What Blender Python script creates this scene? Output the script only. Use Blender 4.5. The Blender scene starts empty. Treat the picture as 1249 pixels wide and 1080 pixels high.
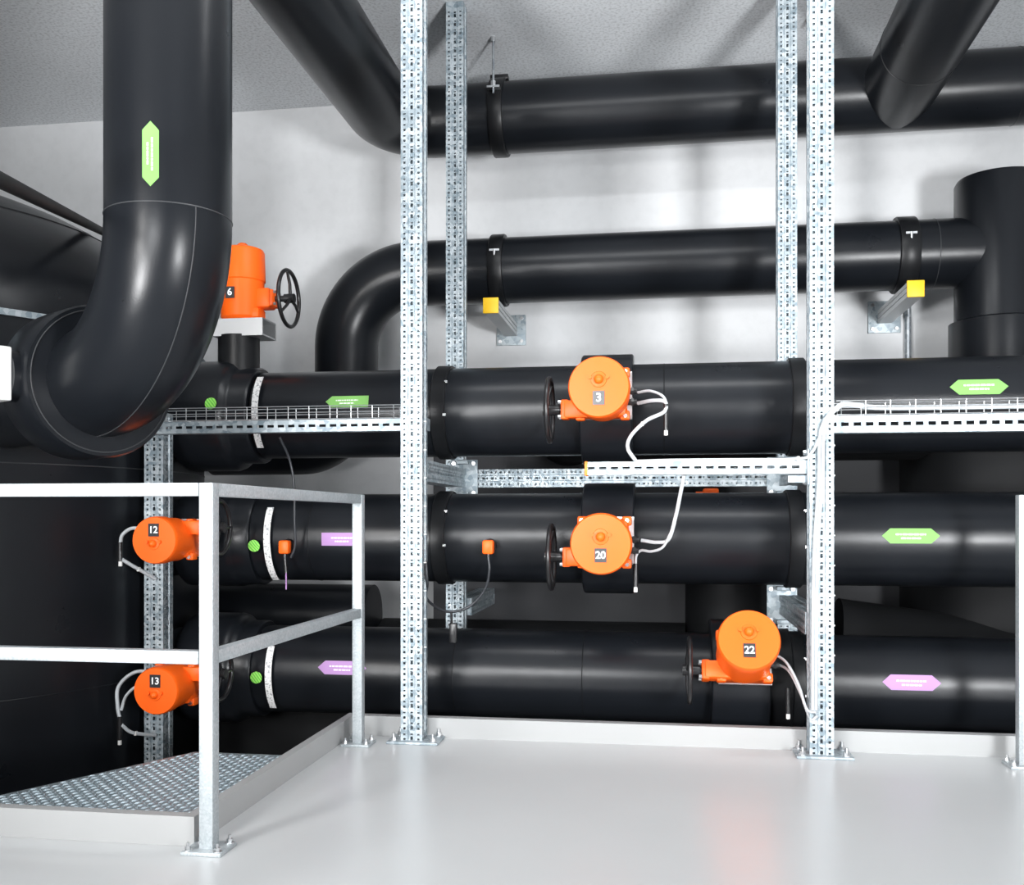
import bpy, math, random
from mathutils import Vector, Matrix
random.seed(7)
PI = math.pi
C = bpy.context.scene.collection
R = math.radians

# ------------------------------------------------------------------ materials
def new_mat(name):
    m = bpy.data.materials.new(name); m.use_nodes = True
    nt = m.node_tree; b = nt.nodes['Principled BSDF']
    return m, nt, b
def N(nt, t, **kw):
    n = nt.nodes.new(t)
    for k, v in kw.items():
        if k in n.inputs: n.inputs[k].default_value = v
        else: setattr(n, k, v)
    return n
def simple(name, col, rough=.5, metal=0, spec=.5, bump=0, bscale=60, var=0, vscale=4, coat=0):
    m, nt, b = new_mat(name)
    b.inputs['Base Color'].default_value = (*col, 1)
    b.inputs['Roughness'].default_value = rough
    b.inputs['Metallic'].default_value = metal
    b.inputs['Specular IOR Level'].default_value = spec
    if coat:
        b.inputs['Coat Weight'].default_value = coat; b.inputs['Coat Roughness'].default_value = .12
    tc = N(nt, 'ShaderNodeTexCoord')
    if var:
        n = N(nt, 'ShaderNodeTexNoise', Scale=vscale, Detail=5.0)
        nt.links.new(tc.outputs['Object'], n.inputs['Vector'])
        r = N(nt, 'ShaderNodeValToRGB')
        r.color_ramp.elements[0].position = .3; r.color_ramp.elements[1].position = .7
        r.color_ramp.elements[0].color = (*[c*(1-var) for c in col], 1)
        r.color_ramp.elements[1].color = (*[min(1, c*(1+var)) for c in col], 1)
        nt.links.new(n.outputs['Fac'], r.inputs['Fac']); nt.links.new(r.outputs['Color'], b.inputs['Base Color'])
    if bump:
        n = N(nt, 'ShaderNodeTexNoise', Scale=bscale, Detail=4.0)
        nt.links.new(tc.outputs['Object'], n.inputs['Vector'])
        bp = N(nt, 'ShaderNodeBump', Strength=bump, Distance=.01)
        nt.links.new(n.outputs['Fac'], bp.inputs['Height']); nt.links.new(bp.outputs['Normal'], b.inputs['Normal'])
    return m
def galv(name, lo, hi, rough=.42, metal=.75, scale=45):
    m, nt, b = new_mat(name)
    tc = N(nt, 'ShaderNodeTexCoord')
    v = N(nt, 'ShaderNodeTexVoronoi', Scale=scale)
    n = N(nt, 'ShaderNodeTexNoise', Scale=9.0, Detail=6.0, Roughness=.7)
    nt.links.new(tc.outputs['Object'], v.inputs['Vector']); nt.links.new(tc.outputs['Object'], n.inputs['Vector'])
    bw = N(nt, 'ShaderNodeRGBToBW'); nt.links.new(v.outputs['Color'], bw.inputs['Color'])
    mx = N(nt, 'ShaderNodeMath', operation='ADD'); nt.links.new(bw.outputs['Val'], mx.inputs[0]); nt.links.new(n.outputs['Fac'], mx.inputs[1])
    r = N(nt, 'ShaderNodeValToRGB'); r.color_ramp.elements[0].position = .35; r.color_ramp.elements[1].position = 1.0
    h = N(nt, 'ShaderNodeMath', operation='MULTIPLY'); h.inputs[1].default_value = .62
    nt.links.new(mx.outputs[0], h.inputs[0]); nt.links.new(h.outputs[0], r.inputs['Fac'])
    r.color_ramp.elements[0].color = (*lo, 1); r.color_ramp.elements[1].color = (*hi, 1)
    nt.links.new(r.outputs['Color'], b.inputs['Base Color'])
    b.inputs['Metallic'].default_value = metal; b.inputs['Roughness'].default_value = rough
    return m
M = {}
def insulation(name, col, rough, bump=.06):
    m, nt, b = new_mat(name)
    tc = N(nt, 'ShaderNodeTexCoord')
    n = N(nt, 'ShaderNodeTexNoise', Scale=3.5, Detail=5.0, Roughness=.6)
    nt.links.new(tc.outputs['Object'], n.inputs['Vector'])
    mr = N(nt, 'ShaderNodeMapRange'); mr.inputs['To Min'].default_value = rough-.06; mr.inputs['To Max'].default_value = rough+.08
    nt.links.new(n.outputs['Fac'], mr.inputs['Value']); nt.links.new(mr.outputs['Result'], b.inputs['Roughness'])
    b.inputs['Base Color'].default_value = (*col, 1)
    b.inputs['Specular IOR Level'].default_value = .28
    f = N(nt, 'ShaderNodeTexNoise', Scale=220.0, Detail=2.0)
    nt.links.new(tc.outputs['Object'], f.inputs['Vector'])
    a = N(nt, 'ShaderNodeMath', operation='MULTIPLY_ADD'); a.inputs[1].default_value = .15
    nt.links.new(f.outputs['Fac'], a.inputs[0]); nt.links.new(n.outputs['Fac'], a.inputs[2])
    bp = N(nt, 'ShaderNodeBump', Strength=bump, Distance=.02)
    nt.links.new(a.outputs[0], bp.inputs['Height']); nt.links.new(bp.outputs['Normal'], b.inputs['Normal'])
    return m
M['ins'] = insulation('black_foam_insulation', (.0075, .0088, .0112), .29)
M['ins_dark'] = insulation('dark_foam_insulation', (.007, .0075, .0085), .36)
M['seam'] = simple('seam_glue', (.035, .037, .04), .4)
M['galv'] = galv('galvanised_steel', (.20, .255, .29), (.56, .61, .635), .5, .45)
M['galv_dark'] = galv('galvanised_steel_dull', (.25, .28, .31), (.55, .58, .6), .42, .8)
M['rail'] = galv('galvanised_railing', (.38, .42, .44), (.54, .575, .59), .5, .4, 160)
M['plate'] = galv('galvanised_tread_plate', (.33, .40, .44), (.52, .60, .64), .42, .7, 90)
M['bracket'] = simple('galvanised_bracket', (.52, .54, .55), .45, .25)
M['ins_matte'] = insulation('matte_foam_insulation', (.006, .0065, .0075), .65)
M['steel'] = simple('bright_steel', (.72, .73, .74), .3, 1.0)
M['silver'] = simple('silver_sheet', (.62, .63, .64), .35, .85)
M['orange'] = simple('orange_enamel', (.95, .125, .007), .42, 0, .3, .02, 250)
M['black'] = simple('black_plastic', (.012, .012, .013), .3)
M['numplate'] = simple('black_number_plate', (.03, .031, .034), .3)
M['white'] = simple('white_print', (.9, .9, .9), .5)
M['cable'] = simple('grey_cable', (.5, .53, .55), .45)
M['cable_dark'] = simple('dark_cable', (.03, .033, .038), .4)
M['yellow'] = simple('yellow_cap', (.83, .5, .01), .5)
M['orange_cap'] = simple('orange_cap', (.95, .22, .02), .5)
M['green'] = simple('green_sticker', (.20, .44, .115), .6, 0, .25)
M['purple'] = simple('purple_sticker', (.44, .25, .51), .6, 0, .25)
M['print'] = simple('sticker_print', (.8, .9, .78), .5)
M['print_p'] = simple('sticker_print_pale', (.86, .78, .9), .5)
M['white_box'] = simple('white_box', (.75, .75, .73), .5)
# green disc with pale crossing lines
m, nt, b = new_mat('green_disc_sticker')
tc = N(nt, 'ShaderNodeTexCoord'); mp = N(nt, 'ShaderNodeMapping'); mp.inputs['Rotation'].default_value = (0, R(40), 0)
w = N(nt, 'ShaderNodeTexWave', Scale=26.0, Distortion=3.0); nt.links.new(tc.outputs['Object'], mp.inputs['Vector']); nt.links.new(mp.outputs['Vector'], w.inputs['Vector'])
r = N(nt, 'ShaderNodeValToRGB'); r.color_ramp.elements[0].color = (.12, .5, .06, 1); r.color_ramp.elements[1].color = (.33, .78, .13, 1)
r.color_ramp.elements[0].position = .3; r.color_ramp.elements[1].position = .45
nt.links.new(w.outputs['Fac'], r.inputs['Fac']); nt.links.new(r.outputs['Color'], b.inputs['Base Color']); b.inputs['Roughness'].default_value = .45
M['disc'] = m
# white band with small grey ticks
m, nt, b = new_mat('printed_white_band')
tc = N(nt, 'ShaderNodeTexCoord'); w = N(nt, 'ShaderNodeTexNoise', Scale=90.0, Detail=2.0); nt.links.new(tc.outputs['Object'], w.inputs['Vector'])
r = N(nt, 'ShaderNodeValToRGB'); r.color_ramp.elements[0].color = (.33, .34, .35, 1); r.color_ramp.elements[1].color = (.78, .78, .77, 1)
r.color_ramp.elements[0].position = .36; r.color_ramp.elements[1].position = .48
nt.links.new(w.outputs['Fac'], r.inputs['Fac']); nt.links.new(r.outputs['Color'], b.inputs['Base Color']); b.inputs['Roughness'].default_value = .5
M['band'] = m
M['floor'] = simple('painted_floor', (.55, .56, .563), .3, 0, .5, .012, 30, .025, 1.6)
M['kerb'] = simple('painted_kerb', (.375, .38, .38), .5, 0, .4, .02, 40, .02, 3)
M['pit'] = simple('pit_concrete', (.25, .25, .25), .8, 0, .3, .1, 30, .15, 3)
# wall: white painted concrete with faint blotches and pores
def wallmat(name, col, var, pore, bs):
    m, nt, b = new_mat(name)
    tc = N(nt, 'ShaderNodeTexCoord')
    n = N(nt, 'ShaderNodeTexNoise', Scale=1.3, Detail=6.0, Roughness=.6)
    p = N(nt, 'ShaderNodeTexNoise', Scale=bs, Detail=3.0)
    for q in (n, p): nt.links.new(tc.outputs['Object'], q.inputs['Vector'])
    r = N(nt, 'ShaderNodeValToRGB'); r.color_ramp.elements[0].position = .3; r.color_ramp.elements[1].position = .7
    r.color_ramp.elements[0].color = (*[c*(1-var) for c in col], 1); r.color_ramp.elements[1].color = (*col, 1)
    nt.links.new(n.outputs['Fac'], r.inputs['Fac'])
    r2 = N(nt, 'ShaderNodeValToRGB'); r2.color_ramp.elements[0].position = .25; r2.color_ramp.elements[1].position = .55
    r2.color_ramp.elements[0].color = (1-pore, 1-pore, 1-pore, 1); r2.color_ramp.elements[1].color = (1, 1, 1, 1)
    nt.links.new(p.outputs['Fac'], r2.inputs['Fac'])
    mx = N(nt, 'ShaderNodeMixRGB', blend_type='MULTIPLY'); mx.inputs['Fac'].default_value = 1
    nt.links.new(r.outputs['Color'], mx.inputs['Color1']); nt.links.new(r2.outputs['Color'], mx.inputs['Color2'])
    nt.links.new(mx.outputs['Color'], b.inputs['Base Color'])
    b.inputs['Roughness'].default_value = .8; b.inputs['Specular IOR Level'].default_value = .25
    bp = N(nt, 'ShaderNodeBump', Strength=.15, Distance=.01)
    nt.links.new(p.outputs['Fac'], bp.inputs['Height']); nt.links.new(bp.outputs['Normal'], b.inputs['Normal'])
    return m
M['wall'] = wallmat('white_painted_concrete', (.69, .70, .71), .05, .05, 14.0)
M['wall_grey'] = wallmat('grey_painted_wall', (.36, .37, .38), .05, .05, 14.0)
M['ceiling'] = wallmat('grey_textured_ceiling', (.74, .762, .785), .08, .34, 60.0)

# ------------------------------------------------------------------ mesh builder
WORLD = {}
def root_of(o):
    while o.parent: o = o.parent
    return o
class MB:
    def __init__(s): s.v = []; s.f = []
    def add(s, vs, fs, mat=None):
        b = len(s.v)
        s.v += [(mat @ Vector(p)) if mat else Vector(p) for p in vs]
        s.f += [tuple(i+b for i in f) for f in fs]
        return s
    def box(s, c, d, mat=None, bev=0):
        x, y, z = c; a, b, e = d[0]/2, d[1]/2, d[2]/2
        if not bev:
            vs = [(x+i*a, y+j*b, z+k*e) for k in (-1, 1) for j in (-1, 1) for i in (-1, 1)]
            fs = [(0, 2, 3, 1), (4, 5, 7, 6), (0, 1, 5, 4), (2, 6, 7, 3), (0, 4, 6, 2), (1, 3, 7, 5)]
            return s.add(vs, fs, mat)
        import bmesh
        bm = bmesh.new(); bmesh.ops.create_cube(bm, size=1)
        for v in bm.verts: v.co = Vector((x+v.co.x*d[0], y+v.co.y*d[1], z+v.co.z*d[2]))
        bmesh.ops.bevel(bm, geom=bm.edges[:], offset=bev, segments=2, affect='EDGES', profile=.5)
        bm.verts.index_update()
        s.add([v.co.copy() for v in bm.verts], [[v.index for v in f.verts] for f in bm.faces], mat); bm.free()
        return s
    def cyl(s, p0, p1, r, n=24, r1=None, mat=None):
        return s.sweep([p0, p1], [r, r if r1 is None else r1], n, mat)
    def sweep(s, pts, rad, n=24, mat=None, cap=True, closed=False):
        pts = [Vector(p) for p in pts]; k = len(pts)
        if not isinstance(rad, (list, tuple)): rad = [rad]*k
        T = []
        for i in range(k):
            if closed: t = pts[(i+1) % k]-pts[i-1]
            else: t = pts[min(i+1, k-1)]-pts[max(i-1, 0)]
            if t.length < 1e-9: t = T[-1] if T else (pts[-1]-pts[0])
            T.append(t.normalized())
        up = Vector((0, 0, 1)) if abs(T[0].z) < .9 else Vector((1, 0, 0))
        u = T[0].cross(up).normalized(); vs = []
        for i in range(k):
            u = (u-T[i]*u.dot(T[i])).normalized(); w = T[i].cross(u)
            for j in range(n):
                a = 2*PI*j/n
                vs.append(pts[i]+(u*math.cos(a)+w*math.sin(a))*rad[i])
        fs = []
        for i in range(k if closed else k-1):
            i2 = (i+1) % k
            for j in range(n):
                fs.append((i*n+j, i*n+(j+1) % n, i2*n+(j+1) % n, i2*n+j))
        if cap and not closed:
            fs.append(tuple(range(n-1, -1, -1))); fs.append(tuple((k-1)*n+j for j in range(n)))
        return s.add(vs, fs, mat)
    def lathe(s, p0, axis, prof, n=48, mat=None):      # prof: (distance along axis, radius)
        p0 = Vector(p0); axis = Vector(axis).normalized()
        return s.sweep([p0+axis*t for t, _ in prof], [max(r, 1e-4) for _, r in prof], n, mat) if len(set(t for t, _ in prof)) == len(prof) else s._lathe(p0, axis, prof, n, mat)
    def _lathe(s, p0, ax, prof, n, mat):
        up = Vector((0, 0, 1)) if abs(ax.z) < .9 else Vector((1, 0, 0))
        u = ax.cross(up).normalized(); w = ax.cross(u); vs = []; fs = []
        for t, r in prof:
            for j in range(n):
                a = 2*PI*j/n; vs.append(p0+ax*t+(u*math.cos(a)+w*math.sin(a))*max(r, 1e-4))
        for i in range(len(prof)-1):
            for j in range(n): fs.append((i*n+j, i*n+(j+1) % n, (i+1)*n+(j+1) % n, (i+1)*n+j))
        fs.append(tuple(range(n-1, -1, -1))); fs.append(tuple((len(prof)-1)*n+j for j in range(n)))
        return s.add(vs, fs, mat)
    def torus(s, c, axis, R0, r, n=40, m=10, mat=None):
        axis = Vector(axis).normalized(); up = Vector((0, 0, 1)) if abs(axis.z) < .9 else Vector((1, 0, 0))
        u = axis.cross(up).normalized(); w = axis.cross(u); c = Vector(c)
        return s.sweep([c+(u*math.cos(2*PI*i/n)+w*math.sin(2*PI*i/n))*R0 for i in range(n)], r, m, mat, closed=True)
    def prism(s, poly, z0, z1, mat=None):
        n = len(poly)
        vs = [(x, y, z0) for x, y in poly]+[(x, y, z1) for x, y in poly]
        fs = [tuple(range(n-1, -1, -1)), tuple(range(n, 2*n))]+[(i, (i+1) % n, n+(i+1) % n, n+i) for i in range(n)]
        return s.add(vs, fs, mat)
    def xform(s, mat): s.v = [mat @ p for p in s.v]; return s
    def build(s, name, mat, parent=None, smooth=38, solid=0):
        vs = s.v; loc = None
        if parent:
            w = WORLD.get(root_of(parent).name)
            if w is not None: vs = [p-w for p in vs]
        else:
            xs = [p.x for p in vs]; ys = [p.y for p in vs]; zs = [p.z for p in vs]
            loc = Vector(((min(xs)+max(xs))/2, (min(ys)+max(ys))/2, min(zs)))
            vs = [p-loc for p in vs]
        me = bpy.data.meshes.new(name); me.from_pydata([tuple(p) for p in vs], [], s.f)
        import bmesh
        bm = bmesh.new(); bm.from_mesh(me); bmesh.ops.recalc_face_normals(bm, faces=bm.faces[:]); bm.to_mesh(me); bm.free()
        me.materials.append(M[mat] if isinstance(mat, str) else mat)
        if smooth: me.shade_smooth(); me.set_sharp_from_angle(angle=R(smooth))
        o = bpy.data.objects.new(name, me); C.objects.link(o)
        if parent: o.parent = parent
        else: o.location = loc; WORLD[o.name] = loc
        if solid:
            sm = o.modifiers.new('thickness', 'SOLIDIFY'); sm.thickness = solid; sm.offset = -1
        return o
def tag(o, label, cat, group=None, kind=None):
    if label: o['label'] = label
    if cat: o['category'] = cat
    if group: o['group'] = group
    if kind: o['kind'] = kind
    return o
def thing(name, loc, label, cat, group=None, world=True):
    o = bpy.data.objects.new(name, None); C.objects.link(o); o.location = loc; o.empty_display_size = .1
    tag(o, label, cat, group)
    if world: WORLD[o.name] = Vector(loc)
    return o
def fillet(pts, rs, step=7):
    pts = [Vector(p) for p in pts]; out = [pts[0]]
    if not isinstance(rs, (list, tuple)): rs = [rs]*(len(pts)-2)
    for i in range(1, len(pts)-1):
        a = (pts[i-1]-pts[i]).normalized(); b = (pts[i+1]-pts[i]).normalized(); r = rs[i-1]
        ang = a.angle(b); t = r/math.tan(ang/2)
        c = pts[i]+(a+b).normalized()*(r/math.sin(ang/2))
        s0 = pts[i]+a*t-c; tot = PI-ang; ax = s0.cross(pts[i]+b*t-c).normalized()
        k = max(3, int(math.degrees(tot)/step))
        for j in range(k+1): out.append(c+Matrix.Rotation(tot*j/k, 3, ax) @ s0)
    out.append(pts[-1]); return out
def smooth_path(pts, sub=8):                            # Catmull-Rom
    P = [Vector(p) for p in pts]; P = [P[0]*2-P[1]]+P+[P[-1]*2-P[-2]]; out = []
    for i in range(1, len(P)-2):
        for j in range(sub):
            t = j/sub; a, b, c, d = P[i-1:i+3]
            out.append(.5*((2*b)+(c-a)*t+(2*a-5*b+4*c-d)*t*t+(3*b-a-3*c+d)*t**3))
    out.append(P[-2]); return out
def hexnut(mb, c, axis, r, h, mat=None):
    c = Vector(c); return mb.cyl(c, c+Vector(axis)*h, r, 6, mat=mat)

# perforated square profile along local Z, centred on x=y=0, w wide
def perf(L, w, faces=(0, 1, 2, 3), pitch=.048, kind='framo', d=None):
    mb = MB(); d = d or w; rec = .05*w
    if kind == 'framo':
        us = [0, .12, .225, .33, .36, .44, .56, .64, .67, .775, .88, 1]; dep = [0, 0, 0, 0, 1, 1, 1, 1, 0, 0, 0, 0]
        rows = [0, .22, .36, .5, .64, .72, 1]
        holes = {(1, 0), (9, 0), (5, 0), (5, 1), (1, 3), (9, 3), (5, 3)}
    else:
        us = [0, .39, .61, 1]; dep = [0, 0, 0, 0]; rows = [0, .62, 1]; holes = {(1, 0)}
    nper = int(L/pitch); zs = []
    for k in range(nper):
        for r_ in range(len(rows)-1): zs.append(((k+rows[r_])*pitch, r_))
    zs.append((nper*pitch, -1))
    if L-nper*pitch > 1e-4: zs[-1] = (nper*pitch, -2); zs.append((L, -1))
    nu = len(us)
    for fc in range(4):
        if kind == 'slot' and fc == 2: continue          # open back of a channel
        ang = fc*PI/2; hw = (w if fc % 2 == 0 else d)/2; off = (d if fc % 2 == 0 else w)/2
        rot = Matrix.Rotation(ang, 4, 'Z')
        vs = [(-hw+u*2*hw, -off+rec*dp, z) for z, _ in zs for u, dp in zip(us, dep)]
        fs = []
        for i in range(len(zs)-1):
            r_ = zs[i][1]
            for j in range(nu-1):
                if fc in faces and r_ >= 0 and (j, r_) in holes: continue
                a = i*nu+j; fs.append((a, a+1, a+1+nu, a+nu))
        mb.add(vs, fs, rot)
    mb.box((0, 0, .001), (w*.98, d*.98, .002)); mb.box((0, 0, L-.001), (w*.98, d*.98, .002))
    return mb
def along(p0, p1, front=(0, -1, 0)):                    # local Z -> p0..p1, local -Y -> front
    p0 = Vector(p0); p1 = Vector(p1); z = (p1-p0).normalized(); y = -Vector(front); y = (y-z*y.dot(z)).normalized(); x = y.cross(z)
    m = Matrix((x, y, z)).transposed().to_4x4(); m.translation = p0
    return m, (p1-p0).length

# patch on an X-axis cylinder: rows of (arc length s, xl, xr), phi0 in degrees above the front
def patch(mb, xc, yc, zc, r, phi0, rows, off=.0015):
    vs = []; fs = []
    for s_, xl, xr in rows:
        ph = R(phi0)+s_/r
        for x in (xl, (xl+xr)/2, xr): vs.append((xc+x, yc-(r+off)*math.cos(ph), zc+(r+off)*math.sin(ph)))
    for i in range(len(rows)-1):
        for j in range(2): a = i*3+j; fs.append((a, a+1, a+4, a+3))
    return mb.add(vs, fs)
def arrow_rows(L, h, left, right, k=8):
    tip = h*.55; out = []
    for i in range(k+1):
        s_ = -h/2+h*i/k; t = tip*abs(s_)/(h/2)
        out.append((s_, -L/2+(t if left else 0), L/2-(t if right else 0)))
    return out
def bars(mb, fn, L, h):
    for row, (s0, tot) in enumerate(((.10, .52), (-.16, .34))):
        x = -L*tot/2; rnd = random.Random(int(L*1000)+row)
        while x < L*tot/2:
            wd = min(rnd.uniform(.03, .09)*L, L*tot/2-x)
            fn(mb, x, x+wd, h*s0-h*.055, h*s0+h*.055); x += wd+.014*L
def pipe_sticker(parent, xc, yc, zc, r, phi, L, h, left, right, mat, label):
    o = patch(MB(), xc, yc, zc, r, phi, arrow_rows(L, h, left, right)).build('flow_sticker', mat, parent)
    o['label'] = label
    mb = MB(); bars(mb, lambda m_, x0, x1, s0, s1: patch(m_, xc, yc, zc, r, phi, [(s0, x0, x1), (s1, x0, x1)], .003), L, h)
    mb.build('lettering', 'print' if mat == 'green' else 'print_p', o)
def seam_ring(t, c, axis, r, mat='seam'): MB().torus(c, axis, r, .0022, 64, 6).build('seam', mat, t)

# ------------------------------------------------------------------ the setting
def struct(name, mb, mat, smooth=0):
    o = mb.build(name, mat, None, smooth); o['kind'] = 'structure'; return o
HC = 3.80; YW = 6.5; XL = -6.2; XR = 4.2; YF = -3.6
struct('floor', MB().prism([(XL, YF), (XR, YF), (XR, 4.42), (-1.44, 4.42), (-1.44, 2.86), (XL, 2.86)], -1.0, 0), 'floor')
struct('floor_pit', MB().prism([(XL, 2.86), (-1.44, 2.86), (-1.44, 4.42), (XR, 4.42), (XR, YW), (XL, YW)], -1.1, -1.0), 'pit')
struct('ceiling', MB().box(((XL+XR)/2, (YF+YW)/2, HC+.05), (XR-XL, YW-YF, .1)), 'ceiling')
struct('wall_back', MB().box(((XL+XR)/2, YW+.05, 1.35), (XR-XL+.2, .1, 4.9)), 'wall')
struct('wall_front', MB().box(((XL+XR)/2, YF-.05, 1.35), (XR-XL+.2, .1, 4.9)), 'wall_grey')
struct('wall_left', MB().box((XL-.05, (YF+YW)/2, 1.35), (.1, YW-YF, 4.9)), 'wall')
struct('wall_right', MB().box((XR+.05, (YF+YW)/2, 1.35), (.1, YW-YF, 4.9)), 'wall')
k = MB().prism([(XL, 2.82), (-1.405, 2.82), (-1.405, 4.37), (XR, 4.37), (XR, 4.42), (-1.44, 4.42), (-1.44, 2.86), (XL, 2.86)], 0, .09)
struct('trim_1', k, 'kerb')
# small fastener on the ceiling
mb = MB().cyl((.81, 5.77, 3.8), (.81, 5.77, 3.775), .02, 12); hexnut(mb, (.81, 5.77, 3.775), (0, 0, -1), .011, .02)
tag(mb.build('ceiling_anchor', 'black'), 'small dark anchor bolt in the ceiling beside the right front pillar', 'bolt')

# ------------------------------------------------------------------ tank on the left
TC = Vector((-4.1, 4.77, 0))
t = thing('storage_tank', (TC.x, TC.y, -1.0), 'huge black insulated upright tank with a domed top at the left edge', 'tank')
MB().lathe((TC.x, TC.y, -1.0), (0, 0, 1), [(0, 1.6), (2.86, 1.6)], 128).build('shell', 'ins', t)
prof = [(1.5*math.cos(a*PI/2/14)+.04, 1.88+.865*math.sin(a*PI/2/14)) for a in range(15)]
MB().lathe((TC.x, TC.y, 0), (0, 0, 1), [(z, r_) for r_, z in prof], 96).build('dome', 'ins', t, 60)
mb = MB(); mb._lathe(Vector((TC.x, TC.y, 1.86)), Vector((0, 0, 1)), [(0, 1.5), (0, 1.612), (.028, 1.612), (.028, 1.5)], 128, None)
mb.build('rim', 'galv', t)['label'] = 'bright galvanised rim strip'
for z, r_ in ((.21, 1.6), (1.23, 1.6), (2.45, 1.5*math.cos(math.asin((2.45-1.88)/.865))+.04)):
    MB().torus((TC.x, TC.y, z), (0, 0, 1), r_, .003, 128, 6).build('seam', 'ins' if z < 1 else 'seam', t)
tag(MB().sweep(fillet([(-1.50, 1.87, 0.0), (-1.50, 1.87, 1.768), (-3.50, 5.85, 2.796), (-3.50, 5.85, 2.3)], [.12, .08]), .023, 20).build('slanting_pipe', 'ins_matte'),
    'thin black pipe slanting down past the wall above the tank dome', 'pipe')

# ------------------------------------------------------------------ big pipe: tank -> elbow -> ceiling -> right
n = Vector((.841, -.541, 0)).normalized(); PX, PY = -1.66, 3.15; RP = .207; ZN = 1.50
noz = Vector((PX, PY, ZN))
start = noz-n*1.47
t = thing('insulated_pipe', (PX, PY, ZN-.2), 'big black pipe bending up at front left and running along under the ceiling', 'pipe')
path = fillet([start, noz, (PX, PY, 3.42), (PX, 5.95, 3.42), (XR-.02, 5.95, 3.42)], [.505, .3, .30], 4)
MB().sweep(path, RP, 64).build('pipe', 'ins', t, 50)
seam_ring(t, (PX, PY, ZN+.505), (0, 0, 1), RP)
seam_ring(t, (1.95, 5.95, 3.42), (1, 0, 0), RP, 'ins_dark')
mb = MB()
# seam line down the outer flank of the elbow
side = Vector((n.y, -n.x, 0))
for sgn in (1,):
    pts = []
    for i in range(0, 40):
        a = PI/2*i/39; c = noz-n*.505+Vector((0, 0, .505))
        rad = n*math.cos(a)-Vector((0, 0, 1))*math.sin(a)
        pts.append(c+rad*.505+rad*(RP+.0005)*math.cos(R(6))+side*sgn*(RP+.0005)*math.sin(R(6)))
    mb.sweep(pts, .0022, 6)
mb.build('seam', 'seam', t)
# vertical sticker on the front of the riser
def vsticker(parent, az, zc, L, h):
    def f(mb, z0, z1, s0, s1, off=.003, k=4):
        vs = []; fs = []
        for i in range(k+1):
            s_ = s0+(s1-s0)*i/k; a = R(az)+s_/RP
            d = Vector((math.sin(a), -math.cos(a), 0))*(RP+off)
            lo, hi = (z0(s_), z1(s_)) if callable(z0) else (z0, z1)
            vs += [(PX+d.x, PY+d.y, lo), (PX+d.x, PY+d.y, hi)]
        for i in range(k): a = 2*i; fs.append((a, a+1, a+3, a+2))
        mb.add(vs, fs)
    mb = MB(); f(mb, lambda s_: zc-L/2+.55*h*abs(s_)/(h/2), lambda s_: zc+L/2-.55*h*abs(s_)/(h/2), -h/2, h/2, .0015, 10)
    o = mb.build('flow_sticker', 'green', parent); o['label'] = 'upright green double-pointed sticker'
    mb = MB(); bars(mb, lambda m_, x0, x1, s0, s1: f(m_, zc+x0, zc+x1, s0, s1), L, h); mb.build('lettering', 'print', o)
vsticker(t, 12.2, 2.155, .208, .052)
# valve body that the elbow's foot sits in
vb = thing('butterfly_valve', noz-n*.62-Vector((0, 0, .28)), 'fat black valve body around the foot of the big front elbow', 'valve')
mb = MB(); mb._lathe(noz-n*.70, n, [(0, .26), (0, .278), (.012, .283), (.215, .283), (.23, .276), (.23, .20)], 72, None); mb.build('body', 'ins', vb)
mb = MB(); mb.torus(noz-n*.468, n, .262, .0025, 72, 6); mb.build('seam', 'seam', vb)
lt = Vector((-n.y, n.x, 0))*-1
if lt.x > 0: lt = -lt
c0 = noz-n*.585
MB().cyl(c0+lt*.22, c0+lt*.306, .092, 32).build('neck', 'ins', vb)
mbx = Matrix((n, lt, Vector((0, 0, 1)))).transposed().to_4x4(); mbx.translation = c0+lt*.341
MB().box((0, 0, 0), (.14, .07, .19), mbx, .006).build('drive_box', 'white_box', vb)['label'] = 'white drive box'

# ceiling branch
t = thing('insulated_pipe', (1.31, 5.6, 3.21), 'black pipe under the ceiling coming forward from the top pipe at upper right', 'pipe', world=True)
MB().sweep(fillet([(1.31, 5.93, 3.42), (1.31, .6, 3.42), (1.31, .6, HC-.01)], .3), .207, 56).build('pipe', 'ins', t, 50)
seam_ring(t, (1.31, 5.35, 3.42), (0, 1, 0), .207, 'ins_dark')

# second pipe (middle height, behind) and the standpipe it joins
t = thing('insulated_pipe', (-1.97, 6.0, 1.25), 'black pipe bending up behind the left pillar, then along the wall on two brackets', 'pipe')
MB().sweep(fillet([(-2.85, 6.0, 1.46), (-1.97, 6.0, 1.46), (-1.97, 6.0, 2.505), (1.88, 6.0, 2.505)], [.3, .45], 4), .197, 56).build('pipe', 'ins', t, 50)
seam_ring(t, (1.52, 6, 2.505), (1, 0, 0), .197)
t = thing('standpipe', (1.883, 6.0, 1.4), 'upright black pipe with flat cut top at the right edge', 'pipe')
MB().lathe((1.883, 6.0, 1.40), (0, 0, 1), [(0, .235), (1.49, .235), (1.515, .222)], 56).build('pipe', 'ins', t)
MB().lathe((1.883, 6.0, 1.40), (0, 0, 1), [(0, .265), (.70, .265), (.712, .24)], 56).build('sleeve', 'ins', t)
tag(MB().lathe((1.883, 5.9, -1.0), (0, 0, 1), [(0, .55), (2.36, .55), (2.42, .5), (2.44, .3)], 72).build('collecting_vessel', 'ins_matte'),
    'wide black vessel low behind the right hand pipes', 'tank')
tag(MB().box((-1.95, 5.55, -.51), (1.5, .6, .98), None, .02).build('insulated_box', 'ins_matte'), 'black insulated box low behind the railing, under the lowest pipe', 'box')
M['shade_box'] = simple('wall_shade_grey', (.055, .056, .06), .6, 0, .3, .05, 20, .1, 2)
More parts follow.
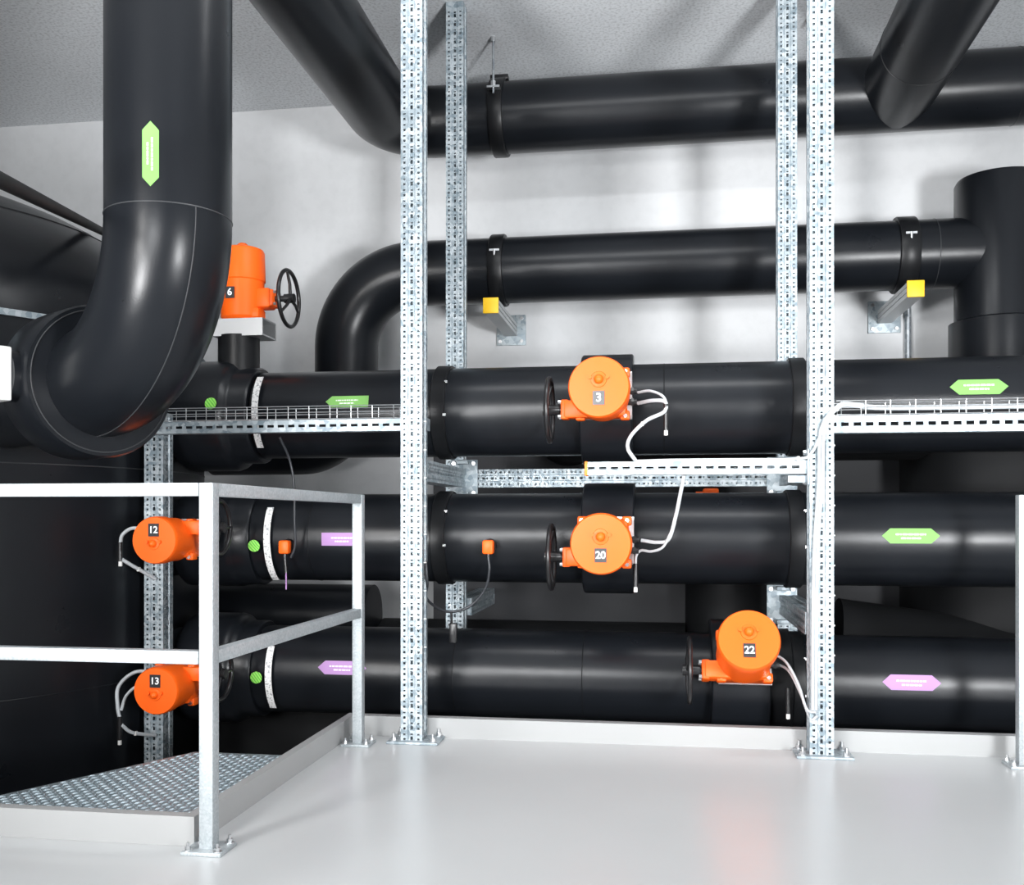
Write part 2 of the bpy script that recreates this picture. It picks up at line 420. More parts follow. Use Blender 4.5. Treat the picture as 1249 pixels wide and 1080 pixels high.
tag(MB().box((.1, 6.32, .965), (3.1, .34, 1.30), None, .01).build('rear_shade_box', 'shade_box'), 'added dark grey box for shade on the back wall, seen between the pipe rows', 'shade_box')  # box added so the back wall reads as shaded between the rows
# rear pipes seen between the rows
tag(MB().sweep(fillet([(1.5, 5.72, 1.50), (-.58, 5.72, 1.50), (-.58, 6.14, 1.50)], .25), .19, 40).build('rear_pipe', 'ins_matte'),
    'black pipe behind the uppermost valve row, just above the perforated cross beam', 'pipe')
tag(MB().sweep([(-1.7, 5.9, .175), (.12, 5.9, .175)], .2, 40).build('rear_pipe', 'ins_matte'), 'black pipe lying low along the back wall between the second and third rows', 'pipe')
tag(MB().sweep([(-2.9, 5.75, .40), (-1.72, 5.75, .40)], .19, 40).build('rear_pipe', 'ins'), 'dark pipe stub behind the railing between the second and third rows', 'pipe')
tag(MB().sweep([(.385, 5.95, -1.0), (.385, 5.95, 1.0)], .262, 40).build('rear_pipe', 'ins_matte'), 'upright black pipe behind the valve numbered 22', 'pipe')
tag(MB().sweep(fillet([(.9, 5.55, .30), (1.5, 5.55, .22), (2.6, 5.55, .22)], .4), .26, 40).build('rear_pipe', 'ins_matte'), 'thick black pipe behind the lowest row at right of the right pillar', 'pipe')

# ------------------------------------------------------------------ the three front rows
YP = 4.85; RW = .219
rows = {'top': 1.516, 'mid': .893, 'low': .221}
def row_pipe(x0, x1, z, label, collars=(), rings=()):
    t = thing('insulated_pipe', ((x0+x1)/2, YP, z-RW), label, 'pipe')
    MB().cyl((x0, YP, z), (x1, YP, z), RW, 72).build('pipe', 'ins', t)
    for x in collars:
        mb = MB(); mb._lathe(Vector((x-.036, YP, z)), Vector((1, 0, 0)), [(0, .2), (0, .229), (.004, .233), (.068, .233), (.072, .229), (.072, .2)], 72, None)
        o = mb.build('collar', 'ins_dark', t)
        for a in (35, -8): MB().box((x+.036, YP-.228*math.cos(R(a)), z+.228*math.sin(R(a))), (.014, .012, .012)).build('clip', 'steel', o)
    if rings:
        for x in rings: seam_ring(t, (x, YP, z), (1, 0, 0), RW, 'ins_dark')
    return t
tl = row_pipe(-2.02, -.28, rows['top'], 'uppermost front pipe left of the valve numbered 3, green arrow pointing left', (-1.072,), (-1.2,))
pipe_sticker(tl, -1.52, YP, rows['top'], RW, 10.7, .215, .056, True, False, 'green', 'green sticker pointing left')
tr = row_pipe(-.26, 3.2, rows['top'], 'uppermost front pipe right of the valve numbered 3, green double arrow at right', (.612,), (.0, 2.6))
pipe_sticker(tr, 1.373, YP, rows['top'], RW, 14.7, .245, .07, True, True, 'green', 'green double-pointed sticker')
ml = row_pipe(-2.02, -.27, rows['mid'], 'middle front pipe left of the valve numbered 20, purple sticker behind the railing post', (-1.072,), (-1.72,))
pipe_sticker(ml, -1.545, YP, rows['mid'], RW, -1.2, .205, .063, False, True, 'purple', 'purple sticker')
mr = row_pipe(-.25, 3.2, rows['mid'], 'middle front pipe right of the valve numbered 20, green double arrow at right', (.60,), (2.3,))
pipe_sticker(mr, 1.085, YP, rows['mid'], RW, 5.1, .247, .067, True, True, 'green', 'green double-pointed sticker')
ll = row_pipe(-2.02, .33, rows['low'], 'lowest front pipe left of the valve numbered 22, purple arrow behind the railing post', (), (-.38, -1.0))
pipe_sticker(ll, -1.545, YP, rows['low'], RW, 11.3, .245, .066, True, True, 'purple', 'purple sticker pointing left')
lr = row_pipe(.35, 3.2, rows['low'], 'lowest front pipe right of the valve numbered 22, purple double arrow at right', (.60,), (2.3,))
pipe_sticker(lr, 1.089, YP, rows['low'], RW, 10.0, .25, .068, True, True, 'purple', 'purple double-pointed sticker')

# ------------------------------------------------------------------ valves
def text_mesh(txt, size):
    cu = bpy.data.curves.new('digits', 'FONT'); cu.body = txt; cu.size = size; cu.align_x = 'CENTER'; cu.align_y = 'CENTER'; cu.extrude = .0008; cu.offset = .0008
    o = bpy.data.objects.new('digits', cu); C.objects.link(o)
    dg = bpy.context.evaluated_depsgraph_get(); me = o.evaluated_get(dg).to_mesh()
    mb = MB(); mb.add([v.co.copy() for v in me.vertices], [tuple(p.vertices) for p in me.polygons])
    o.evaluated_get(dg).to_mesh_clear(); bpy.data.objects.remove(o); bpy.data.curves.remove(cu)
    return mb
def rnd_box(mb, c, d, mat, bev=.012): return mb.box(c, d, mat, bev)
def handwheel(parent, c, ax, r, mat, spokes=3, ph=30):
    c = Vector(c); ax = Vector(ax)
    mb = MB().torus(c, ax, r, .0105, 48, 10, mat); o = mb.build('handwheel', 'black', parent)
    mb = MB().cyl(c-ax*.022, c+ax*.03, .024, 20, mat=mat); mb.build('hub', 'black', o)
    up = Vector((0, 0, 1)); w = ax.cross(up)
    for i in range(spokes):
        a = R(ph)+2*PI*i/spokes; d = up*math.cos(a)+w*math.sin(a)
        MB().sweep([c+ax*.008, c+d*r*.5+ax*.01, c+d*(r-.004)], [.0095, .008, .0075], 10, mat).build('spoke', 'black', o)
    return o
def actuator(root, rd, mat, gx, gz, num, y0=-.31, y1=-.73, hw=.14, hx=.235, glands=True, plate=True):
    s = rd/.129
    X = lambda v: Vector((v[0], v[1], v[2]))
    # mounting plate and base housing with corner lugs and bolts
    if plate: MB().box((0.01*s, y0, 0.005), (.232*s, .014, .215*s), mat).build('mounting_plate', 'silver', root)
    h = MB(); rnd_box(h, (0, y0-.075, 0), (.212*s, .125, .205*s), mat, .02*s)
    bl = []
    for i in (-1, 1):
        for j in (-1, 1):
            rnd_box(h, (i*.098*s, y0-.095, j*.094*s), (.042*s, .05, .042*s), mat, .008*s)
            bl.append(hexnut(MB(), (i*.1*s, y0-.119, j*.097*s), (0, -1, 0), .0095, .011, mat))
    house = h.build('housing', 'orange', root)
    for q in bl: q.build('bolt', 'steel', root)
    # round motor cover
    yb = y0-.125
    mb = MB(); mb._lathe(Vector((0, yb+.02, 0)), Vector((0, -1, 0)), [(0, rd*.93), (yb-y1-.05, rd*.955), (yb-y1-.045, rd), (yb-y1-.0, rd*1.0), (yb-y1+.012, rd*.985), (yb-y1+.02, rd*.95), (yb-y1+.021, rd*.4)], 64, mat)
    cov = mb.build('motor_cover', 'orange', root)
    yd = y1-.001
    # number plate, orange knob with small screws
    pz = -.048*s*(-gz if gz else 1) if False else (-.047*s if gz < 0 else .055*s)
    kz = (.03*s if gz < 0 else -.018*s)
    np_ = MB().box((0, yd-.002, pz), (.049, .004, .058), mat).build('number_plate', 'numplate', root)
    tm = text_mesh(num, .05 if len(num) == 1 else .043)
    tm.xform(mat @ Matrix.Translation((0, yd-.0052, pz)) @ Matrix.Rotation(PI/2, 4, 'X')); tm.build('digits', 'white', np_, 0)
    kb = MB(); kb._lathe(Vector((0, yd, kz)), Vector((0, -1, 0)), [(0, .034*s), (.004, .032*s), (.005, .02*s), (.02, .018*s), (.027, .012*s), (.03, .004*s)], 28, mat)
    knob = kb.build('indicator_knob', 'orange', root)
    for i in (-1, 1): MB().cyl((i*.036*s, yd-.001, kz+.008), (i*.036*s, yd-.012, kz+.008), .008, 10, mat=mat).build('screw', 'orange', knob)
    # gearbox to the side and handwheel
    gy = y0-.10; gzz = gz*.066*s
    g = MB(); rnd_box(g, (gx*.105*s, gy, gzz), (.13*s, .085, .078*s), mat, .01*s); rnd_box(g, (gx*.166*s, gy, gzz), (.035*s, .072, .086*s), mat, .006)
    gear = g.build('gearbox', 'orange', root)
    for i in (-1, 1):
        for j in (-1, 1): hexnut(MB(), (gx*.183*s, gy+i*.026, gzz+j*.032*s), (gx, 0, 0), .008, .012, mat).build('bolt', 'steel', gear)
    MB().cyl((gx*.18*s, gy, gzz), (gx*(hx+.01), gy, gzz), .014, 16, mat=mat).cyl((gx*(hx-.045), gy, gzz), (gx*(hx-.01), gy, gzz), .022, 16, mat=mat).build('wheel_shaft', 'black', root)
    handwheel(root, (gx*hx, gy, gzz), (gx, 0, 0), hw, mat)
    if glands:
        for z in (.012, -.036):
            x = -gx
            MB().cyl((x*.10*s, gy, z*s), (x*.15*s, gy, z*s), .014, 12, mat=mat).cyl((x*.125*s, gy, z*s), (x*.137*s, gy, z*s), .018, 6, mat=mat).build('cable_gland', 'black', root)
I4 = Matrix.Identity(4)
def wrap(root, r_, wd, name='insulation_jacket'):
    mb = MB(); mb._lathe(Vector((-wd/2, 0, 0)), Vector((1, 0, 0)), [(0, .2), (0, r_-.006), (.006, r_), (wd-.006, r_), (wd, r_-.006), (wd, .2)], 72, None)
    return mb.build(name, 'ins', root)
# 3 and 20
for num, x, z, dz, lab in (('3', -.268, rows['top'], .022, 'orange motorised valve numbered 3 on the uppermost front pipe'),
                           ('20', -.260, rows['mid'], -.008, 'orange motorised valve numbered 20 on the middle front pipe')):
    r_ = thing('motorised_valve', (x, YP, z), lab, 'valve', 'motorised valves', world=False)
    wrap(r_, .268, .245)
    MB().cyl((0, -.2, dz), (0, -.355, dz), .075, 32).build('neck', 'ins_dark', r_)
    actuator(r_, .129, Matrix.Translation((0, 0, dz)), -1, -1, num, -.36, -.73)
# 22, tilted upward
r_ = thing('motorised_valve', (.345, YP, rows['low']), 'orange motorised valve numbered 22 tilted upward on the lowest front pipe', 'valve', 'motorised valves', world=False)
wrap(r_, .285, .26)
T22 = Matrix.Rotation(R(-22), 4, 'X')
MB().cyl((0, -.2, 0), (0, -.345, 0), .075, 32, mat=T22).build('neck', 'ins_dark', r_)
MB().lathe((.13, 0, 0), (1, 0, 0), [(0, .245), (.10, .245), (.115, .225)], 56).build('flange', 'ins_dark', r_)
actuator(r_, .129, T22, -1, -1, '22', -.34, -.73)
# 12 and 13 at the left, turned over
def valve_body(root, steps):
    mb = MB(); mb._lathe(Vector((-.23, 0, 0)), Vector((1, 0, 0)), steps, 72, None); return mb.build('insulation_jacket', 'ins', root, 45)
def extras(root, x_disc, phi, rb, band, bphi, a0, a1):
    mb = MB(); rr = .03; rows_ = []
    for i in range(13):
        s_ = -rr+2*rr*i/12; w_ = math.sqrt(max(rr*rr-s_*s_, 0)); rows_.append((s_, -w_, w_))
    patch(mb, x_disc, 0, 0, rb, phi, rows_, .002).build('disc_sticker', 'disc', root)['label'] = 'round green sticker'
    mb = MB(); rb2 = .243
    patch(mb, band, 0, 0, rb2, 0, [(R(a0+(a1-a0)*i/24)*rb2, -.017, .017) for i in range(25)], .002).build('scale_band', 'band', root)['label'] = 'white printed band'
st = [(-.13, .20), (-.005, .20), (0, .262), (.012, .275), (.03, .28), (.25, .28), (.268, .275), (.28, .262), (.30, .246), (.31, .244), (.385, .244), (.395, .238), (.395, .2)]
for num, x, z, rd, lab, st_, dphi, dx in (
    ('12', -2.243, rows['mid'], .107, 'orange motorised valve numbered 12 behind the railing, upper of the two at left', [(t_, min(q, .252)) for t_, q in st], -8.6, .262),
    ('13', -2.236, rows['low'], .107, 'orange motorised valve numbered 13 behind the railing, lower of the two at left', st, -2.3, .265)):
    r_ = thing('motorised_valve', (x, YP, z), lab, 'valve', 'motorised valves', world=False)
    valve_body(r_, [(t_+.06, q) for t_, q in st_])
    MB().cyl((0, -.2, 0), (0, -.435, 0), .06, 32).build('neck', 'ins_dark', r_)
    actuator(r_, rd, I4, 1, 1, num, -.44, -.73, .125, .215, plate=True)
    extras(r_, dx, dphi, .252 if num == '12' else .246, .325, 0, 38 if num == '12' else 35, -60 if num == '12' else -44)
# 6: upright
r_ = thing('motorised_valve', (-2.17, YP, rows['top']), 'red-orange motorised valve numbered 6 standing upright behind the big front elbow', 'valve', 'motorised valves', world=False)
valve_body(r_, [(-.26, .20), (-.05, .20), (-.045, .262), (-.03, .277), (-.01, .283), (.22, .283), (.245, .275), (.265, .255), (.275, .245), (.36, .245), (.37, .236), (.37, .2)])
MB().cyl((.0, 0, .2), (.0, 0, .41), .105, 40).build('neck', 'ins_dark', r_)
br = MB().box((0.03, -.085, .445), (.27, .008, .088)).box((0.03, .0, .486), (.27, .17, .008)).box((.03, .085, .445), (.27, .008, .088)).box((.03, 0, .405), (.27, .17, .008))
br.build('mounting_bracket', 'silver', r_)
ax = .02
mb = MB(); mb._lathe(Vector((ax, 0, .49)), Vector((0, 0, 1)), [(0, .095), (.015, .108), (.2, .110), (.205, .116), (.35, .112), (.365, .105), (.372, .09), (.373, .03)], 48, None); mb.build('motor_cover', 'orange', r_)
mb = MB(); mb._lathe(Vector((ax, 0, .862)), Vector((0, 0, 1)), [(0, .03), (.022, .028), (.03, .018)], 20, None); mb.build('indicator_knob', 'orange', r_)
np_ = MB().box((ax-.015, -.118, .615), (.046, .006, .058)).build('number_plate', 'numplate', r_)
tm = text_mesh('6', .05); tm.xform(Matrix.Translation((ax-.015, -.1225, .615)) @ Matrix.Rotation(PI/2, 4, 'X')); tm.build('digits', 'white', np_, 0)
g = MB().box((ax+.12, 0, .60), (.09, .10, .10), None, .012).box((ax+.165, 0, .60), (.03, .085, .085), None, .006).box((ax+.07, -.02, .52), (.09, .1, .05), None, .01)
gear = g.build('gearbox', 'orange', r_)
for i in (-1, 1):
    for j in (-1, 1): hexnut(MB(), (ax+.18, i*.03, .6+j*.03), (1, 0, 0), .008, .012).build('bolt', 'steel', gear)
MB().cyl((ax+.17, 0, .6), (ax+.24, 0, .6), .016, 16).build('wheel_shaft', 'black', r_)
handwheel(r_, (ax+.25, 0, .60), (1, 0, 0), .142, I4, 3, 10)
extras(r_, -.02, 7.2, .283, .19, 0, 46, -46)

# ------------------------------------------------------------------ sensors on the middle row
def sensor(x, phi, label, lead):
    z = rows['mid']; d = Vector((0, -math.cos(R(phi)), math.sin(R(phi)))); c = Vector((x, YP, z))+d*RW
    t = thing('temperature_sensor', c, label, 'sensor', 'orange sensors')
    MB().cyl(c-d*.01, c+d*.022, .032, 24).build('rosette', 'ins_dark', t)
    mb = MB().box((0, 0, 0), (.052, .05, .066), Matrix.Translation(c+d*.052), .010); mb.build('head', 'orange', t)
    MB().cyl(c+d*.052-Vector((0, 0, .03)), c+d*.052-Vector((0, 0, .052)), .009, 12).build('cable_gland', 'black', t)
    if lead:
        e = c+d*.052-Vector((0, 0, .05))
        MB().cyl(e, e-Vector((-.006, 0, .075)), .008, 10).build('probe_sleeve', 'black', t)
        MB().cyl(e-Vector((-.006, 0, .07)), e-Vector((-.006, 0, .155)), .0035, 8).build('probe_tip', 'purple', t)['label'] = 'thin pale pink tip'
    return c+d*.052-Vector((0, 0, .05))
s1 = sensor(-.815, -8, 'small orange sensor on the middle pipe between the left pillar and the valve numbered 20', False)
s2 = sensor(-1.815, -9, 'small orange sensor on the middle pipe behind the railing', True)

# ------------------------------------------------------------------ galvanised frame
PW = .097
def pillar(x, y, z0, label, group, z1=HC):
    t = thing('perforated_pillar', (x, y, z0), label, 'pillar', group)
    mb = perf(z1-z0-.012, PW); mb.xform(Matrix.Translation((x, y, z0+.011))); mb.build('profile', 'galv', t, 0)
    MB().box((x+.01, y, z0+.006), (.23, .17, .012), None, .003).build('base_plate', 'galv', t)
    for i in (-1, 1):
        for j in (-1, 1):
            p = Vector((x+.01+i*.088, y+j*.058, z0+.012))
            mb = MB().cyl(p, p+Vector((0, 0, .004)), .017, 16); hexnut(mb, p+Vector((0, 0, .004)), (0, 0, 1), .0125, .012); mb.cyl(p+Vector((0, 0, .016)), p+Vector((0, 0, .034)), .006, 10)
            mb.build('anchor_bolt', 'steel', t)
    if z0 > -.5:
        for q in range(9): MB().box((x+PW/2+.004, y-.012, .42+q*.125), (.012, .007, .006)).build('cable_tie', 'white_box', t)
    return t
pillar(-1.10, 4.30, 0, 'tall perforated galvanised pillar at left bolted to the white floor', 'perforated pillars')
pillar(.645, 4.30, 0, 'tall perforated galvanised pillar at right bolted to the white floor', 'perforated pillars')
pillar(-1.125, 5.33, -1.0, 'perforated galvanised pillar standing behind the left front pillar', 'perforated pillars')
pillar(.63, 5.33, -1.0, 'perforated galvanised pillar standing behind the right front pillar', 'perforated pillars')
pillar(-2.425, 4.50, -1.0, 'shorter perforated post behind the orange valves 12 and 13', 'perforated pillars', 1.50)
def beam(name, p0, p1, label, w=.097, front=(0, -1, 0), kind='framo', d=None, mat='galv', pitch=.048, group=None, cap=None, brackets=()):
    t = thing(name, (Vector(p0)+Vector(p1))/2, label, 'beam', group)
    m_, L = along(p0, p1, front)
    mb = perf(L, w, (0, 1, 2, 3) if kind == 'framo' else (0, 2), pitch, kind, d); mb.xform(m_); mb.build('profile', mat, t, 0)
    for b_ in brackets:
        mb = MB()
        for c, dd in b_['boxes']: mb.box(c, dd, None, .002)
        o = mb.build('bracket', 'galv', t)
        for c, a_ in b_['bolts']: hexnut(MB(), c, a_, .012, .012).build('bolt', 'steel', o)
    return t
ZB = 1.205
def ends(x, y, z, s):      # bolted end plate on a depth beam, s = direction along Y towards the pillar
    return {'boxes': [((x, y, z), (.15, .008, .20)), ((x, y-s*.03, z+.085), (.06, .06, .02)), ((x, y-s*.03, z-.085), (.06, .06, .02))],
            'bolts': [((x+i*.055, y-s*.004, z+j*.08), (0, -s, 0)) for i in (-1, 1) for j in (-1, 1)]}
beam('cross_beam', (-1.10, 4.36, ZB), (-1.11, 5.27, ZB), 'short perforated beam joining the two left pillars, between the upper and middle pipes', front=(1, 0, 0), group='perforated beams',
     brackets=[ends(-1.07, 5.268, ZB, 1)])
beam('cross_beam', (.64, 4.36, ZB), (.635, 5.27, ZB), 'short perforated beam joining the two right pillars at the height of the cross beam', front=(-1, 0, 0), group='perforated beams',
     brackets=[ends(.60, 5.268, ZB, 1)])
beam('cross_beam', (.64, 4.36, .545), (.635, 5.27, .545), 'short perforated beam joining the two right pillars just above the valve numbered 22', front=(-1, 0, 0), group='perforated beams',
     brackets=[ends(.60, 5.268, .545, 1)])
beam('cross_beam', (-1.07, 5.33, ZB), (.58, 5.33, ZB), 'long perforated cross beam between the rear pillars, under the upper pipe', group='perforated beams')
beam('cross_beam', (-1.10, 5.39, .50), (-1.10, 6.14, .50), 'dull perforated beam from the left rear pillar to the back wall, low behind the sensor cable', front=(1, 0, 0), group='perforated beams')
# cantilever strut with orange cap
t = beam('mounting_rail', (-.325, 4.285, ZB), (.594, 4.285, ZB), 'slim slotted rail with an orange end cap reaching left from the right pillar', w=.056, kind='slot', pitch=.05,
     brackets=[{'boxes': [((.590, 4.285, ZB), (.008, .09, .15)), ((.55, 4.285, ZB-.05), (.08, .05, .03))], 'bolts': [((.586, 4.285, ZB+.06), (-1, 0, 0)), ((.586, 4.285, ZB-.06), (-1, 0, 0))]}])
MB().box((-.331, 4.285, ZB), (.014, .062, .062), None, .004).build('end_cap', 'orange_cap', t)['label'] = 'orange plastic end cap'
# rails carrying the wire trays
def tray_rail(x0, x1, z, h, label, tl_):
    beam('mounting_rail', (x0, 4.385, z), (x1, 4.385, z), label, w=h, kind='slot', d=.06, pitch=.05)
    zb = z+h/2+.004; mb = MB(); y0, y1 = 4.355, 4.455
    for yy, zz in ((y0, 0), (y0, .03), (y0, .058), (y1, 0), (y1, .03), (y1, .058), ((y0+y1)/2, 0)):
        mb.cyl((x0+.03, yy, zb+zz), (x1-.02, yy, zb+zz), .0022, 6)
    k_ = int((x1-x0)/.1)
    for i in range(k_):
        x = x0+.05+i*.1
        mb.sweep([(x, y0, zb+.06), (x, y0, zb), (x, y1, zb), (x, y1, zb+.06)], .0022, 6)
    tag(mb.build('wire_cable_tray', 'steel'), tl_, 'cable tray')
tray_rail(-2.46, -1.055, 1.415, .055, 'slotted rail from the short left post to the left pillar', 'open wire cable tray on the slotted rail left of the left pillar')
tray_rail(.69, 3.0, 1.389, .073, 'slotted rail running right from the right pillar', 'open wire cable tray on the slotted rail right of the right pillar')

# ------------------------------------------------------------------ wall brackets, clamps, hanger
for x, z, lab in ((-1.0, 2.231, 'galvanised wall bracket with a yellow end cap beside the left pillars'), (1.362, 2.247, 'galvanised wall bracket with a yellow end cap at the right, near the standpipe')):
    t = thing('wall_bracket', (x, 6.49, z), lab, 'bracket', 'yellow-capped wall brackets')
    mb = MB()
    for i in (-1, 0, 1):      # ribbed profile
        mb.box((x, 6.1, z+i*.029), (.082, .78, .022))
    mb.box((x, 6.1, z), (.070, .776, .074)); mb.build('arm', 'bracket', t)
    MB().box((x, 5.706, z), (.092, .014, .092), None, .004).build('end_cap', 'yellow', t)
    MB().box((x, 6.492, z), (.195, .014, .20), None, .002).build('wall_plate', 'galv', t)
    for i in (-1, 1):
        for j in (-1, 1):
            mb = MB(); hexnut(mb, (x+i*.072, 6.485, z+j*.075), (0, -1, 0), .012, .014); mb.build('bolt', 'steel', t)
def clamp(x, y, z, r, w_, label, rod=False):
    t = thing('pipe_clamp', (x, y, z-r), label, 'clamp', 'pipe clamps')
    mb = MB(); mb._lathe(Vector((x-w_/2, y, z)), Vector((1, 0, 0)), [(0, r-.01), (0, r+.016), (.006, r+.02), (w_-.006, r+.02), (w_, r+.016), (w_, r-.01)], 64, None); mb.build('band', 'ins_dark', t)
    yy = y-r*.93-.028
    if rod:
        MB().cyl((x, y-.245, z+.05), (x, y-.245, HC), .007, 10).build('threaded_rod', 'galv_dark', t)
        mb = MB(); hexnut(mb, (x, y-.245, z+.09), (0, 0, 1), .015, .03); mb.box((x, y-.232, z+.088), (.075, .045, .012)); mb.build('nut', 'steel', t)
        MB().cyl((x, y-.245, HC-.0), (x, y-.245, HC-.03), .014, 6).build('ceiling_nut', 'steel', t)
        MB().box((x, y-.02, z+r+.028), (w_*1.3, .05, .03), None, .004).build('clamp_ear', 'black', t)
    else:
        MB().box((x, yy+.012, z+.075), (.06, .02, .012)).cyl((x, yy+.006, z+.08), (x, yy+.006, z+.03), .008, 10).build('bolt', 'steel', t)
clamp(-.985, 5.95, 3.42, .207, .085, 'black clamp on the ceiling pipe hung from a threaded rod', True)
clamp(-.995, 6.0, 2.505, .197, .085, 'black clamp on the mid height pipe above the left yellow-capped bracket')
clamp(1.362, 6.0, 2.505, .197, .105, 'black clamp on the mid height pipe above the right yellow-capped bracket')
tag(MB().cyl((1.50, 6.475, 1.2), (1.50, 6.475, 2.33), .02, 16).build('wall_conduit', 'galv_dark'), 'thin grey conduit on the wall under the right yellow-capped bracket', 'conduit')

# ------------------------------------------------------------------ railings and tread plate
def rpost(t, x, y, z0, w_, h, px=0, py=0):
    MB().box((x, y, z0+h/2), (w_, w_, h), None, .003).build('post', 'rail', t)
    MB().box((x+px, y+py, z0+.006), (.125, .115, .012), None, .002).build('base_plate', 'rail', t)
    for i in (-1, 1):
        for j in (-1, 1):
            p = Vector((x+px+i*.046, y+py+j*.042, z0+.012)); mb = MB().cyl(p, p+Vector((0, 0, .003)), .013, 14); hexnut(mb, p+Vector((0, 0, .003)), (0, 0, 1), .009, .01); mb.cyl(p+Vector((0, 0, .01)), p+Vector((0, 0, .024)), .0045, 8)
            mb.build('anchor_bolt', 'steel', t)
t = thing('railing', (-1.35, 2.80, 0), 'galvanised corner railing at the left in front of the tread plate', 'railing', 'railings')
rpost(t, -1.345, 2.795, 0, .044, 1.1); rpost(t, -1.322, 4.19, 0, .044, 1.095)
MB().box((-2.37, 2.795, 1.08), (2.0, .040, .040), None, .003).build('top_rail', 'rail', t)
MB().box((-2.37, 2.795, .578), (2.0, .040, .040), None, .003).build('mid_rail', 'rail', t)
def side_rail(z0, z1, nm):
    m_, L = along((-1.345, 2.817, z0), (-1.322, 4.168, z1), (1, 0, 0)); MB().box((0, 0, L/2), (.040, .040, L), m_, .003).build(nm, 'rail', t)
side_rail(1.08, 1.075, 'top_rail'); side_rail(.578, .578, 'mid_rail')
rpost(t, -3.3, 2.795, 0, .044, 1.1)
t = thing('railing', (1.42, 4.2, 0), 'galvanised railing post at the right edge beside the white kerb', 'railing', 'railings')
rpost(t, 1.415, 4.22, 0, .044, 1.085)
MB().box((2.2, 4.22, 1.065), (1.53, .04, .04), None, .003).build('top_rail', 'rail', t)
MB().box((2.2, 4.22, .53), (1.53, .04, .04), None, .003).build('mid_rail', 'rail', t)
rpost(t, 2.9, 4.22, 0, .044, 1.085)
# tread plate with raised lozenges
t = thing('tread_plate', (-1.8, 3.2, .04), 'galvanised tread plate platform behind the corner railing', 'platform')
poly = [(-1.445, 2.865), (-1.445, 3.66), (-1.82, 3.66), (-2.245, 2.865)]
mb = MB().prism(poly, .045, .075)
px_, k_ = .034, 0
for i in range(60):
    for j in range(60):
        x = -1.46-i*.024; y = 2.88+j*.024
        if y > 3.645 or x < -2.24+(y-2.865)*(.425/.795)+.012 or x < -2.24: continue
        a = R(45 if (i+j) % 2 else -45); ca, sa = math.cos(a), math.sin(a); L_, W_ = .0125, .0045
        vs = [(x+u*ca-v*sa, y+u*sa+v*ca, z) for u, v, z in ((L_, 0, .075), (0, W_, .075), (-L_, 0, .075), (0, -W_, .075), (.005, 0, .079), (-.005, 0, .079))]
        mb.add(vs, [(0, 1, 4), (1, 5, 4), (1, 2, 5), (2, 3, 5), (3, 4, 5), (3, 0, 4)])
mb.build('plate', 'plate', t, 0)
for x, y in ((-1.5, 3.6), (-1.78, 3.6), (-2.1, 2.95), (-1.5, 2.92)):
    MB().box((x, y, -.478), (.05, .05, 1.044)).build('leg', 'galv_dark', t)

# ------------------------------------------------------------------ cables
def cable(pts, r_, label, mat='cable', ties=(), connector=None, group='cables'):
    p = smooth_path(pts)
    t = thing('cable', pts[0], label, 'cable', group)
    MB().sweep(p, r_, 10).build('sheath', mat, t, 60)
    for q in ties:
        c = p[int(q*(len(p)-1))]; MB().box(c, (.012, .02, .02), None, .003).build('cable_tie', 'white_box', t)
    if connector:
        a, b = Vector(connector[0]), Vector(connector[1])
        MB().cyl(a, b, .011, 12).build('connector', 'black', t)
        d = (b-a).normalized(); mb = MB(); mb.cyl(b, b+d*.022, .009, 10); mb.build('connector_tip', 'white_box', t)
    return t
# valve 3
cable([(-.115, 4.44, 1.55), (-.06, 4.41, 1.552), (-.005, 4.39, 1.525), (.012, 4.38, 1.48), (.010, 4.38, 1.45)], .006, 'upper grey lead at the right of the valve numbered 3', connector=((.008, 4.38, 1.49), (.008, 4.38, 1.375)))
cable([(-.115, 4.44, 1.502), (-.05, 4.40, 1.508), (.004, 4.385, 1.50), (.0, 4.37, 1.455), (-.075, 4.34, 1.415), (-.14, 4.32, 1.35), (-.155, 4.31, 1.295), (-.12, 4.29, 1.237)], .0085,
      'thick grey cable curving from the valve numbered 3 down to the slim rail', ties=(.62, .88))
# valve 20
cable([(-.10, 4.44, .893), (-.03, 4.42, .885), (.02, 4.40, .90), (.05, 4.36, 1.0), (.07, 4.33, 1.10), (.085, 4.30, 1.176)], .0085, 'grey cable rising from the valve numbered 20 to the slim rail', ties=(.55,))
cable([(-.125, 4.44, .78), (-.122, 4.44, .825), (-.10, 4.435, .848), (-.055, 4.42, .845), (-.005, 4.405, .865), (.03, 4.385, .93)], .006, 'short grey lead at the right of the valve numbered 20', connector=((-.125, 4.44, .79), (-.125, 4.44, .685)))
# along the slim rail to the pillar
cable([(-.12, 4.29, 1.237), (.05, 4.27, 1.239), (.3, 4.27, 1.239), (.55, 4.25, 1.239), (.60, 4.235, 1.26), (.635, 4.235, 1.33), (.655, 4.24, 1.40)], .006, 'grey cable lying along the slim rail to the right pillar', ties=(.5,))
# valve 22
cable([(.47, 4.46, .40), (.52, 4.40, .37), (.56, 4.32, .29), (.585, 4.26, .20), (.62, 4.235, .19)], .006, 'upper grey lead from the valve numbered 22 to the right pillar')
cable([(.48, 4.47, .355), (.53, 4.40, .335), (.57, 4.32, .25), (.60, 4.26, .16), (.625, 4.238, .175)], .006, 'lower grey lead from the valve numbered 22 to the right pillar', connector=((.528, 4.40, .26), (.528, 4.40, .15)))
